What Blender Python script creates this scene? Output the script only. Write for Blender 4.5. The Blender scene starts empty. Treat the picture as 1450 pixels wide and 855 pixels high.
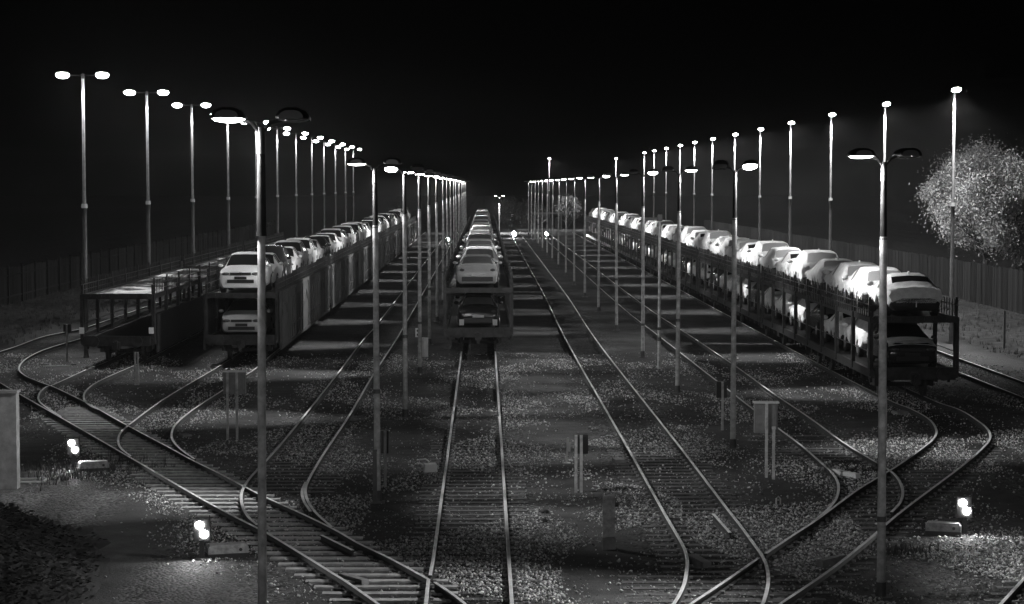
import bpy, math, random
import numpy as np
from mathutils import Vector, Matrix, Euler
random.seed(7); rng = np.random.default_rng(7)
S = bpy.context.scene
COL = S.collection
R = math.radians
PI = math.pi

# ------------------------------------------------------------------ camera
F, CX, CY, HC = 3000.0, 725.0, 427.5, 7.56
PITCH = math.atan((CY - 262.0) / F); YAW = math.atan((CX - 686.0) / F)
cam_d = bpy.data.cameras.new('camera'); cam = bpy.data.objects.new('camera', cam_d); COL.objects.link(cam)
cam.location = (0, 0, HC); cam.rotation_euler = (PI / 2 - PITCH, 0, -YAW)
cam_d.sensor_width = 36.0; cam_d.lens = 36.0 * F / 1450.0
cam_d.clip_start = 0.5; cam_d.clip_end = 4000
S.camera = cam
RM = Euler((PI / 2 - PITCH, 0, -YAW)).to_matrix()

def P(px, py, z=0.0):
    """a point of the yard's level ground seen at a spot of the photograph (surveying helper)"""
    d = RM @ Vector(((px - CX) / F, -(py - CY) / F, -1.0))
    t = (z - HC) / d.z
    return Vector((d.x * t, d.y * t, z))

# ------------------------------------------------------------------ materials
def mat(name, col, rough=0.6, metal=0.0, emit=0.0, spec=0.5, noise=0.0, nscale=8.0, bump=0.0):
    m = bpy.data.materials.new(name); m.use_nodes = True
    nt = m.node_tree; b = nt.nodes['Principled BSDF']
    c = (col, col, col, 1) if not isinstance(col, tuple) else col + (1,)
    b.inputs['Base Color'].default_value = c
    b.inputs['Roughness'].default_value = rough; b.inputs['Metallic'].default_value = metal
    b.inputs['Specular IOR Level'].default_value = spec
    if emit:
        b.inputs['Emission Color'].default_value = (1, 1, 1, 1); b.inputs['Emission Strength'].default_value = emit
    if noise or bump:
        tc = nt.nodes.new('ShaderNodeTexCoord'); n = nt.nodes.new('ShaderNodeTexNoise')
        n.inputs['Scale'].default_value = nscale; n.inputs['Detail'].default_value = 6
        n.inputs['Roughness'].default_value = 0.65
        nt.links.new(tc.outputs['Object'], n.inputs['Vector'])
        if noise:
            mr = nt.nodes.new('ShaderNodeMapRange')
            mr.inputs['From Min'].default_value = 0.3; mr.inputs['From Max'].default_value = 0.7
            mr.inputs['To Min'].default_value = c[0] * (1 - noise); mr.inputs['To Max'].default_value = c[0] * (1 + noise)
            nt.links.new(n.outputs['Fac'], mr.inputs['Value']); nt.links.new(mr.outputs['Result'], b.inputs['Base Color'])
        if bump:
            bp = nt.nodes.new('ShaderNodeBump'); bp.inputs['Strength'].default_value = bump; bp.inputs['Distance'].default_value = 0.02
            nt.links.new(n.outputs['Fac'], bp.inputs['Height']); nt.links.new(bp.outputs['Normal'], b.inputs['Normal'])
    return m

def island_mat(name, lo, hi):
    m = bpy.data.materials.new(name); m.use_nodes = True
    nt = m.node_tree; b = nt.nodes['Principled BSDF']
    g = nt.nodes.new('ShaderNodeNewGeometry'); r = nt.nodes.new('ShaderNodeMapRange')
    r.inputs['To Min'].default_value = lo; r.inputs['To Max'].default_value = hi
    nt.links.new(g.outputs['Random Per Island'], r.inputs['Value']); nt.links.new(r.outputs['Result'], b.inputs['Base Color'])
    b.inputs['Roughness'].default_value = 0.9; b.inputs['Specular IOR Level'].default_value = 0.1; return m
def patch_mat():
    m = mat('patchy_deck_steel', 0.25, 0.6, 0.0, spec=0.2, noise=0.9, nscale=.3)  # deck base colour: near-black with pale patches from thresholded noise
    for n in m.node_tree.nodes:
        if n.type == 'MAP_RANGE':
            n.inputs['From Min'].default_value = .5; n.inputs['From Max'].default_value = .56; n.inputs['To Min'].default_value = .012; n.inputs['To Max'].default_value = .6
    return m
M = {}
M['rail_head'] = mat('worn_rail_steel', 0.92, 0.32, 0.4, noise=0.2, nscale=3)
M['rail_side'] = mat('rusty_rail_side', 0.045, 0.7, 0.2, noise=0.4, nscale=6)
M['sleeper'] = mat('weathered_sleeper', 0.085, 0.55, noise=0.6, nscale=5, bump=0.4)
M['sleeper_pale'] = mat('pale_worn_sleeper', 0.36, 0.5, noise=0.5, nscale=4, bump=0.4)
M['clip'] = mat('rail_clip_steel', 0.3, 0.4, 0.5, noise=0.4, nscale=9)
M['stone'] = None
M['galv'] = mat('galvanised_pole', 0.42, 0.42, 0.55, noise=0.25, nscale=5)
M['pole_dark'] = mat('dark_pole_paint', 0.10, 0.5, 0.2, noise=0.4, nscale=4)
M['pole_grey'] = mat('weathered_grey_pole', 0.5, 0.85, 0.0, spec=0.15, noise=0.45, nscale=5, bump=0.15)
M['pole_black'] = mat('blackened_pole_top', 0.012, 0.8, 0.0, spec=0.1, noise=0.6, nscale=7)
M['collar'] = mat('bright_collar', 0.7, 0.4, 0.3)
M['hood'] = mat('lamp_hood', 0.03, 0.35, 0.1)
M['lens'] = mat('lit_lens', 0.8, 0.3, emit=42.0)
M['lens_tall'] = mat('lit_flood_lens', 0.8, 0.3, emit=60.0)
M['lens_off'] = mat('unlit_lens', 0.16, 0.12, spec=0.8)
M['signal_lens'] = mat('signal_lens', 0.8, 0.3, emit=160.0)
M['wagon'] = mat('wagon_dark_paint', 0.022, 0.5, 0.1, spec=0.3, noise=0.5, nscale=3, bump=0.1)
M['wagon_steel'] = mat('wagon_worn_steel', 0.045, 0.34, 0.55, noise=0.6, nscale=4)
M['wagon_panel'] = mat('wagon_panel_grey', 0.09, 0.6, 0.0, noise=0.4, nscale=1.6, bump=0.1)
M['deck'] = mat('deck_steel', 0.06, 0.35, 0.5, noise=0.6, nscale=2)
M['deck_patch'] = patch_mat()
M['wheel_steel'] = mat('wheel_steel', 0.08, 0.5, 0.5)
M['plate_white'] = mat('white_plate', 0.85, 0.5)
M['tyre'] = mat('tyre_rubber', 0.02, 0.7)
M['rim'] = mat('alloy_rim', 0.45, 0.3, 0.8)
M['glass'] = mat('car_glass', 0.015, 0.06, spec=0.8)
M['glass_dust'] = mat('dusty_rear_glass', 0.12, 0.3, spec=0.6, noise=0.2, nscale=4)
M['headlight'] = mat('headlight_glass', 0.22, 0.08, 0.5, spec=0.9, noise=0.8, nscale=9)
M['tail'] = mat('tail_light_glass', 0.09, 0.1, spec=0.9)
M['black_trim'] = mat('black_trim', 0.015, 0.4)
M['chrome'] = mat('chrome', 0.75, 0.12, 1.0)
M['paint_white'] = mat('white_car_paint', 0.8, 0.3, spec=0.6)
M['paint_silver'] = mat('silver_car_paint', 0.5, 0.38, 0.1, spec=0.6, noise=0.1, nscale=3)
M['paint_grey'] = mat('grey_car_paint', 0.24, 0.36, 0.1, spec=0.6)
M['paint_dark'] = mat('dark_car_paint', 0.03, 0.18, 0.2)
M['cloth'] = mat('white_cover_cloth', 0.8, 0.85, noise=0.2, nscale=3.5, bump=1.0)
M['cloth_grey'] = mat('grey_cover_cloth', 0.4, 0.85, noise=0.2, nscale=3.5, bump=1.0)
M['patch_pale'] = mat('pale_window_film', 0.3, 0.4)
M['patch'] = mat('cover_window_film', 0.12, 0.35)
M['fence'] = mat('weathered_fence', 0.045, 0.75, noise=0.45, nscale=1.2)
M['fence'] = island_mat('weathered_fence', 0.003, 0.02)
M['concrete'] = mat('weathered_concrete', 0.2, 0.85, noise=0.4, nscale=3, bump=0.3)
M['box_grey'] = mat('grey_cabinet_paint', 0.22, 0.5, 0.1, noise=0.25, nscale=5)
M['box_pale'] = mat('dirty_pale_paint', 0.34, 0.6, noise=0.55, nscale=6)
M['signal_face'] = mat('signal_face_paint', 0.03, 0.6)
M['box_dark'] = mat('dark_cabinet_paint', 0.03, 0.5, noise=0.3, nscale=5)
M['white'] = mat('white_paint', 0.72, 0.55, noise=0.12, nscale=6)
M['wood'] = mat('weathered_wood', 0.34, 0.8, noise=0.5, nscale=7, bump=0.4)
M['bark'] = mat('bark', 0.06, 0.9, noise=0.4, nscale=6)
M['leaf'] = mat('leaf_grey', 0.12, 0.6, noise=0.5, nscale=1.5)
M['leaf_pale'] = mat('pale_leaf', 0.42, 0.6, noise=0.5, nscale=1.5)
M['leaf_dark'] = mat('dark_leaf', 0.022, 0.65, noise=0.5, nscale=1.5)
M['grass'] = mat('grass_blade', 0.06, 0.7, noise=0.4, nscale=2)
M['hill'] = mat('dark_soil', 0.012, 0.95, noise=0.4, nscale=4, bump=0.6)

def stone_mat():
    m = bpy.data.materials.new('ballast_stone'); m.use_nodes = True
    nt = m.node_tree; b = nt.nodes['Principled BSDF']
    g = nt.nodes.new('ShaderNodeNewGeometry'); r = nt.nodes.new('ShaderNodeMapRange')
    r.inputs['To Min'].default_value = 0.08; r.inputs['To Max'].default_value = 0.75
    nt.links.new(g.outputs['Random Per Island'], r.inputs['Value'])
    nt.links.new(r.outputs['Result'], b.inputs['Base Color']); b.inputs['Roughness'].default_value = 0.6
    return m
M['stone'] = stone_mat()

def ground_mat():
    m = bpy.data.materials.new('yard_ground'); m.use_nodes = True
    nt = m.node_tree; N = nt.nodes; L = nt.links; b = N['Principled BSDF']
    tc = N.new('ShaderNodeTexCoord'); sep = N.new('ShaderNodeSeparateXYZ'); L.new(tc.outputs['Object'], sep.inputs[0])
    def math_(op, a, b_=None, c=None):
        n = N.new('ShaderNodeMath'); n.operation = op
        for i, x in enumerate((a, b_, c)):
            if x is None: continue
            if isinstance(x, (int, float)): n.inputs[i].default_value = x
            else: L.new(x, n.inputs[i])
        return n.outputs[0]
    def noise(scale, detail=5, rough=0.6):
        n = N.new('ShaderNodeTexNoise'); n.inputs['Scale'].default_value = scale; n.inputs['Detail'].default_value = detail
        n.inputs['Roughness'].default_value = rough
        L.new(tc.outputs['Object'], n.inputs['Vector']); return n.outputs['Fac']
    def rng_(v, a, b_, c, d):
        n = N.new('ShaderNodeMapRange'); n.inputs['From Min'].default_value = a; n.inputs['From Max'].default_value = b_
        n.inputs['To Min'].default_value = c; n.inputs['To Max'].default_value = d; L.new(v, n.inputs['Value']); return n.outputs[0]
    big = noise(0.22); mid = noise(1.6); fine = noise(40, 3, 0.75)
    v = N.new('ShaderNodeTexVoronoi'); v.inputs['Scale'].default_value = 14; L.new(tc.outputs['Object'], v.inputs['Vector'])
    bw = N.new('ShaderNodeRGBToBW'); L.new(v.outputs['Color'], bw.inputs[0])
    # distance to the nearest track axis (4.94 m apart) -> ballast near the tracks, fine gravel walks between
    mod = math_('PINGPONG', math_('ADD', sep.outputs['X'], 100 * 4.94 + 0.25), 2.47)
    wob = math_('ADD', mod, math_('MULTIPLY', math_('SUBTRACT', mid, 0.5), 1.6))
    bal = rng_(wob, 1.35, 1.75, 1.0, 0.0)
    stonecol = rng_(bw.outputs[0], 0.2, 0.85, 0.015, 0.17)
    gravel = math_('MULTIPLY', rng_(mid, 0.3, 0.7, 0.05, 0.105), rng_(fine, 0.32, 0.68, 0.35, 1.65))
    mx = N.new('ShaderNodeMix'); mx.data_type = 'FLOAT'
    L.new(bal, mx.inputs['Factor']); L.new(gravel, mx.inputs['A']); L.new(stonecol, mx.inputs['B'])
    oil = rng_(math_('ADD', mod, math_('MULTIPLY', math_('SUBTRACT', noise(0.7), 0.5), 0.9)), 0.3, 0.75, 0.45, 1.0)
    yard = math_('MULTIPLY', math_('MULTIPLY', mx.outputs['Result'], oil), rng_(big, 0.32, 0.68, 0.4, 1.3))
    ax = math_('ABSOLUTE', math_('ADD', sep.outputs['X'], 0.3))
    grs = rng_(math_('ADD', ax, math_('MULTIPLY', math_('SUBTRACT', mid, 0.5), 3.0)), 22.3, 23.4, 0.0, 1.0)
    grasscol = math_('MULTIPLY', rng_(mid, 0.4, 0.62, 0.004, 0.055), rng_(fine, 0.3, 0.7, 0.5, 1.4))
    m2 = N.new('ShaderNodeMix'); m2.data_type = 'FLOAT'
    L.new(grs, m2.inputs['Factor']); L.new(yard, m2.inputs['A']); L.new(grasscol, m2.inputs['B'])
    L.new(m2.outputs['Result'], b.inputs['Base Color'])
    b.inputs['Roughness'].default_value = 0.8; b.inputs['Specular IOR Level'].default_value = 0.15
    bp = N.new('ShaderNodeBump'); bp.inputs['Strength'].default_value = 0.9; bp.inputs['Distance'].default_value = 0.05
    h = math_('ADD', math_('MULTIPLY', math_('MULTIPLY', v.outputs['Distance'], -1.0), rng_(bal, 0, 1, 0.25, 1.0)), math_('MULTIPLY', fine, 0.35))
    L.new(h, bp.inputs['Height']); L.new(bp.outputs['Normal'], b.inputs['Normal'])
    return m
M['ground'] = ground_mat()

# ------------------------------------------------------------------ mesh building
class MB:
    def __init__(s): s.v = []; s.f = []; s.m = []
    def quad(s, *pts, m=0):
        n = len(s.v); s.v += [tuple(p) for p in pts]; s.f.append(tuple(range(n, n + len(pts)))); s.m.append(m); return s
    def box(s, c, d, rz=0.0, rx=0.0, m=0, taper=1.0):
        n = len(s.v); x, y, z = d[0] / 2, d[1] / 2, d[2] / 2
        rot = Euler((rx, 0, rz)).to_matrix()
        for k, (a, b_, e) in enumerate(((-1, -1, -1), (1, -1, -1), (1, 1, -1), (-1, 1, -1), (-1, -1, 1), (1, -1, 1), (1, 1, 1), (-1, 1, 1))):
            t = taper if e > 0 else 1.0
            p = rot @ Vector((a * x * t, b_ * y * t, e * z)); s.v.append((p.x + c[0], p.y + c[1], p.z + c[2]))
        for f in ((3, 2, 1, 0), (4, 5, 6, 7), (0, 1, 5, 4), (1, 2, 6, 5), (2, 3, 7, 6), (3, 0, 4, 7)):
            s.f.append(tuple(n + i for i in f)); s.m.append(m)
        return s
    def tube(s, pts, rad, n=8, cap=True, m=0):
        pts = [Vector(p) for p in pts]
        if not isinstance(rad, (list, tuple)): rad = [rad] * len(pts)
        base = len(s.v)
        for i, p in enumerate(pts):
            t = (pts[min(i + 1, len(pts) - 1)] - pts[max(i - 1, 0)]).normalized()
            a = t.cross(Vector((0, 0, 1)) if abs(t.z) < 0.9 else Vector((1, 0, 0))).normalized(); b_ = t.cross(a)
            for k in range(n):
                q = p + (a * math.cos(2 * PI * k / n) + b_ * math.sin(2 * PI * k / n)) * rad[i]; s.v.append(tuple(q))
        for i in range(len(pts) - 1):
            for k in range(n):
                a0 = base + i * n + k; a1 = base + i * n + (k + 1) % n
                s.f.append((a0, a0 + n, a1 + n, a1)); s.m.append(m)
        if cap:
            s.f.append(tuple(base + k for k in range(n))); s.m.append(m)
            e = base + (len(pts) - 1) * n; s.f.append(tuple(e + k for k in reversed(range(n)))); s.m.append(m)
        return s
    def ball(s, c, r, n=10, k=6, m=0, zmin=-1.0):
        base = len(s.v); rows = k + 1
        for i in range(rows):
            th = -PI / 2 + PI * i / k; zz = max(math.sin(th), zmin)
            for j in range(n):
                ph = 2 * PI * j / n
                s.v.append((c[0] + r[0] * math.cos(th) * math.cos(ph), c[1] + r[1] * math.cos(th) * math.sin(ph), c[2] + r[2] * zz))
        for i in range(k):
            for j in range(n):
                a = base + i * n + j; b_ = base + i * n + (j + 1) % n
                s.f.append((a, b_, b_ + n, a + n)); s.m.append(m)
        return s
    def mesh(s, name, mats, smooth=False):
        me = bpy.data.meshes.new(name); me.from_pydata(s.v, [], s.f)
        for x in (mats if isinstance(mats, (list, tuple)) else [mats]): me.materials.append(x)
        if any(s.m): me.polygons.foreach_set('material_index', s.m)
        if smooth:
            me.polygons.foreach_set('use_smooth', [True] * len(me.polygons))
            try: me.set_sharp_from_angle(angle=R(38))
            except Exception: pass
        me.update(); return me

def link(name, data, parent=None, loc=(0, 0, 0), rot=(0, 0, 0)):
    o = bpy.data.objects.new(name, data); COL.objects.link(o); o.location = loc; o.rotation_euler = rot
    if parent is not None: o.parent = parent
    return o
def tag(o, label=None, cat=None, group=None, kind=None):
    if label: o['label'] = label
    if cat: o['category'] = cat
    if group: o['group'] = group
    if kind: o['kind'] = kind
    return o
def thing(name, label, cat, loc=(0, 0, 0), rz=0.0, group=None):
    o = link(name, None, None, loc, (0, 0, rz)); o.empty_display_size = 0.3
    return tag(o, label, cat, group)
def struct(name, mb, mats, parent=None, smooth=False):
    o = link(name, mb.mesh(name, mats, smooth), parent); o['kind'] = 'structure'; return o

class Proto:
    """a kind of thing: a list of parts, each with a mesh, a place and its own sub-parts"""
    def __init__(s, name): s.name = name; s.parts = []
    def add(s, name, mesh, loc=(0, 0, 0), subs=(), rot=(0, 0, 0)): s.parts.append((name, mesh, loc, subs, rot)); return s
    def put(s, label, cat, loc, rz=0.0, group=None, skip=()):
        t = thing(s.name, label, cat, loc, rz, group)
        for n, me, l, subs, rot in s.parts:
            if n in skip: continue
            p = link(n, me, t, l, rot)
            for sn, sm, sl in subs: link(sn, sm, p, sl)
        return t

ONES = 'first second third fourth fifth sixth seventh eighth ninth tenth eleventh twelfth thirteenth fourteenth fifteenth sixteenth seventeenth eighteenth nineteenth'.split()
TENS = {2: ('twentieth', 'twenty'), 3: ('thirtieth', 'thirty'), 4: ('fortieth', 'forty')}
def ordinal(n):
    if n < 20: return ONES[n - 1]
    t, r = divmod(n, 10); return TENS[t][0] if r == 0 else TENS[t][1] + '-' + ONES[r - 1]

# ------------------------------------------------------------------ ground
g = MB(); xs = np.linspace(-400, 400, 41); ys = np.linspace(-60, 1500, 61)
for y in ys:
    for x in xs: g.v.append((float(x), float(y), 0.0))
for j in range(60):
    for i in range(40):
        a = j * 41 + i; g.f.append((a, a + 1, a + 42, a + 41)); g.m.append(0)
struct('ground', g, M['ground'])

# ------------------------------------------------------------------ tracks
RZ = 0.03; RH = 0.14                       # sleeper top, rail height
def catmull(pts, n=8):
    if len(pts) < 3: return pts
    out = []
    for i in range(len(pts) - 1):
        p0 = pts[max(i - 1, 0)]; p1 = pts[i]; p2 = pts[i + 1]; p3 = pts[min(i + 2, len(pts) - 1)]
        L = (p2 - p1).length
        m1 = (p2 - p0) * (L / max((p2 - p0).length, 1e-6)) if i > 0 else (p2 - p1)
        m2 = (p3 - p1) * (L / max((p3 - p1).length, 1e-6)) if i + 2 < len(pts) else (p2 - p1)
        for k in range(n):
            t = k / n; t2 = t * t; t3 = t2 * t
            out.append(p1 * (2 * t3 - 3 * t2 + 1) + m1 * (t3 - 2 * t2 + t) + p2 * (-2 * t3 + 3 * t2) + m2 * (t3 - t2))
    out.append(pts[-1]); return out
PROFILE = [(-0.07, 0), (0.07, 0), (0.07, 0.012), (0.012, 0.03), (0.012, 0.095), (0.036, 0.105), (0.036, 0.135), (0.030, 0.14), (-0.030, 0.14), (-0.036, 0.135), (-0.036, 0.105), (-0.012, 0.095), (-0.012, 0.03), (-0.07, 0.012)]
def rail(parent, pts, smooth_it=True):
    pts = [Vector((p[0], p[1], RZ)) for p in pts]
    if smooth_it: pts = catmull(pts)
    b = MB(); n = len(PROFILE)
    for i, p in enumerate(pts):
        t = (pts[min(i + 1, len(pts) - 1)] - pts[max(i - 1, 0)]); t.z = 0; t.normalize(); nx, ny = t.y, -t.x
        for u, w in PROFILE: b.v.append((p.x + nx * u, p.y + ny * u, p.z + w))
    for i in range(len(pts) - 1):
        for k in range(n):
            a = i * n + k; c = i * n + (k + 1) % n
            b.f.append((a, c, c + n, a + n)); b.m.append(1 if k in (6, 7, 8) else 0)
    b.f.append(tuple(range(n))); b.m.append(0); b.f.append(tuple((len(pts) - 1) * n + k for k in range(n))); b.m.append(0)
    return link('rail', b.mesh('rail', [M['rail_side'], M['rail_head']]), parent)
FARY = 335.0
def px(*a): return [P(x, y, RZ + RH) for x, y in a]
def straight(X, near): return [(X, FARY), (X, 200), (X, near)]
def sleepers(parent, spans, drop, sm):
    b = MB()
    for y, x0, x1 in spans:
        b.box(((x0 + x1) / 2 + random.uniform(-.03, .03), y + random.uniform(-.02, .02), -0.02 - drop * min(1.0, max(.45, (y - 40) / 25)) + random.uniform(-.004, .004)), (x1 - x0, 0.24, 0.1), rz=random.uniform(-.008, .008))
    o = link('sleeper_row', b.mesh('sleeper_row', M[sm]), parent); o['kind'] = 'stuff'; return o
def clips(parent, rails):
    b = MB()
    for r in rails:
        pts = catmull([Vector((p[0], p[1], RZ)) for p in r]); acc = 0
        for p, q in zip(pts, pts[1:]):
            d = q - p; L = d.length
            if min(p.y, q.y) > 62 or L < 1e-5: acc = 0; continue
            n_ = Vector((d.y, -d.x, 0)) / L
            while acc < L:
                c_ = p + d * (acc / L)
                for sd in (-1, 1): b.box((c_.x + n_.x * sd * .085, c_.y + n_.y * sd * .085, RZ + .022), (.07, .11, .04), rz=math.atan2(d.y, d.x) - PI / 2)
                acc += .62
            acc -= L
    if b.v:
        o = link('clip_row', b.mesh('clip_row', M['clip']), parent); o['kind'] = 'stuff'
def track(name_hint, rails, spans, drop=0.034, sm='sleeper'):
    t = link('railway_track', None); tag(t, kind='structure')
    for r in rails: rail(t, r)
    clips(t, rails)
    if spans: sleepers(t, spans, drop, sm)
    return t
def sp(X, y0, y1, w=1.3): return [(y, X - w, X + w) for y in np.arange(y0, y1, 0.62)]

lad_out = px((0, 541.5), (25, 556), (83, 589), (125, 613), (170, 639), (208, 661), (249, 685), (291, 709), (332, 731), (377, 754), (434, 788), (466, 808), (487, 821), (507, 834.5), (536, 855), (575, 884))
lad_in = px((118, 478), (64.6, 494), (36.5, 508), (26.7, 522), (36.5, 532), (57.6, 541), (75, 547), (124.6, 571), (176.5, 600), (232.6, 629.6), (276, 653), (307, 668), (347, 689), (377, 704), (434, 730), (476, 750.6), (508, 769), (548, 788), (591, 811), (608, 820.5))
lad_in2 = px((616, 824), (640, 840), (658, 854), (690, 880))
def interp_x(poly, y):
    pts = sorted((p.y, p.x) for p in poly if p.y < 73)
    return float(np.interp(y, [q[0] for q in pts], [q[1] for q in pts]))
lad_spans = [(y, interp_x(lad_out, y) - 0.55, interp_x(lad_in, y) + 0.55) for y in np.arange(37, 72, 0.62)]
track('ladder', [lad_out, [( -19.25, FARY), (-19.25, 200), (-19.25, 108)] + lad_in, lad_in2], lad_spans, -0.012, 'sleeper_pale')
track('far left', [[(-20.75, FARY), (-20.75, 200), (-20.75, 110)] + px((64, 475.5), (20, 491), (-30, 507), (-70, 523)) ], sp(-20, 112, 150))
track('left wagon', [straight(-15.85, 88) + px((129, 520), (75, 544.5), (66, 547), (56, 556), (55, 566.5), (66.5, 577), (87, 590)),
                     straight(-14.35, 88) + px((183, 520), (137, 541), (121, 554), (119.5, 566), (129, 575), (143, 581))], sp(-15.1, 84, 120))
track('left train', [straight(-10.8, 92) + px((307, 520), (232.6, 564.4), (187, 597.6), (171, 612), (167.4, 624.6), (172, 635), (186, 646)),
                     straight(-9.3, 92) + px((365.5, 518.7), (315.7, 552), (274, 579), (250, 599), (243, 614), (246, 625), (257.5, 637), (276, 650))], sp(-10.05, 68, 110))
t2l = px((515, 480), (471.6, 537), (419, 602.8), (379.5, 649), (355, 675), (344, 692), (341.4, 705), (345, 720), (353, 733), (365, 743))
t2r = px((561.5, 480), (528.6, 530), (493.5, 589.6), (458.4, 642), (437.5, 678), (432.5, 692), (435, 707), (446, 724), (470, 746))
track('left empty', [straight(-5.72, 110) + t2l, straight(-4.22, 110) + t2r], sp(-4.97, 52, 130))
track('centre', [straight(-1.02, 90) + [(-1.02, 42.0), P(609, 827)[:2]], [P(606.5, 833)[:2], (-1.02, 34)], straight(0.48, 90) + [(0.48, 34)]], sp(-0.27, 34, 140))
t4l = px((801, 480), (892.4, 640), (940, 725), (958, 756), (968.7, 775.6), (973, 791.7), (972, 809.7), (967, 831), (954, 854.5), (935, 880))
t4r = px((843.5, 480), (968.7, 640), (1029.7, 720), (1051, 747), (1069, 772), (1078, 784.6), (1085, 799), (1088, 817), (1086, 835), (1080, 854.5), (1068, 880))
track('right empty', [straight(4.02, 140) + t4l, straight(5.52, 140) + t4r], sp(4.78, 41, 140) + [(y, 2.6, 5.6) for y in np.arange(35, 41, .62)])
t5l = px((939, 480), (1064, 577), (1102, 606), (1133, 629), (1162, 654), (1179, 670), (1187, 685), (1185, 703.5), (1174.6, 718), (1156, 735))
t5r = px((985, 480), (1050, 524), (1091.5, 554), (1149.7, 593.5), (1195.4, 626.7), (1233, 649.5), (1256, 663), (1269, 674), (1277, 688), (1278.5, 699), (1274, 712), (1262, 725))
track('right second', [straight(8.35, 125) + t5l, straight(9.85, 125) + t5r], sp(9.1, 58, 120))
rl_in = px((1264, 568.5), (1291, 579), (1316, 593.5), (1326, 609), (1322, 620.5), (1307.5, 633), (1274, 657), (1253.5, 669.5), (1216, 692), (1183, 716), (1155, 736.5), (1119, 760), (1084, 783.5))
rl_in2 = px((1074, 789.5), (1030, 820), (978, 854.5), (938, 880))
rl_out = px((1326, 568.5), (1357, 579), (1382, 593.5), (1399, 608), (1402, 620.5), (1390.6, 635), (1361.5, 660), (1320, 691), (1270, 729), (1224.5, 768), (1174.6, 807), (1104, 855), (1070, 878))
rl_spans = [(y, interp_x(rl_in + rl_in2, y) - 0.5, interp_x(rl_out, y) + 0.5) for y in np.arange(37, 62, 0.62)]
track('right train', [straight(13.85, 90) + rl_in, rl_in2, straight(15.35, 90) + rl_out], rl_spans)
track('far right', [[(18.8, FARY), (18.8, 200), (18.8, 58)], [(20.3, FARY), (20.3, 200), (20.3, 58)]], sp(19.55, 60, 130))
ca = P(1412, 860, .17); cb = P(1470, 797, .17); dv = (cb - ca)
track('corner', [[tuple(ca - dv * .4)[:2], tuple(ca)[:2], tuple(cb + dv)[:2]], [(ca.x + 1.5, ca.y - dv.y * .4 - .3), (ca.x + 1.6, ca.y), (cb.x + dv.x + 1.5, cb.y + dv.y - .5)]],
      [(y, ca.x + (y - ca.y) * dv.x / dv.y - .5, ca.x + (y - ca.y) * dv.x / dv.y + 2.1) for y in np.arange(35, 44, .62)])
# check rails beside the crossings, and grey wedge covers between the rails
guards = link('railway_track', None); tag(guards, kind='structure')
rail(guards, px((433, 682), (428, 694), (430, 708), (440, 724)))
rail(guards, px((1010, 727), (1034, 754)))
rail(guards, px((455, 757), (500, 779)))

# ballast stones lying loose between and beside the near tracks
rail_pts = []
for o in list(COL.objects):
    if o.name.split('.')[0] == 'rail':
        for i in range(0, len(o.data.vertices), 14):
            v = o.data.vertices[i].co
            if v.y < 90: rail_pts.append((v.x, v.y))
rp = []
for o in list(COL.objects):
    if o.name.split('.')[0] == 'rail':
        vs = [o.data.vertices[i].co for i in range(0, len(o.data.vertices), 14)]
        for a, b in zip(vs, vs[1:]):
            if min(a.y, b.y) > 100: continue
            n = max(1, int((b - a).length / 0.25))
            for k in range(n):
                q = a.lerp(b, k / n); rp.append((q.x, q.y))
rp = np.array(rp); rp = rp[rp[:, 1] < 100]
CELL = 0.15; gx0, gy0 = -30.0, 30.0; gw, gh = int(60 / CELL), int(72 / CELL)
near = np.zeros((gw, gh), bool); close = np.zeros((gw, gh), bool)
for x, y in rp:
    i = int((x - gx0) / CELL); j = int((y - gy0) / CELL)
    near[max(i - 8, 0):i + 9, max(j - 6, 0):j + 7] = True
    close[max(i, 0):i + 1, max(j, 0):j + 1] = True
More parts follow.
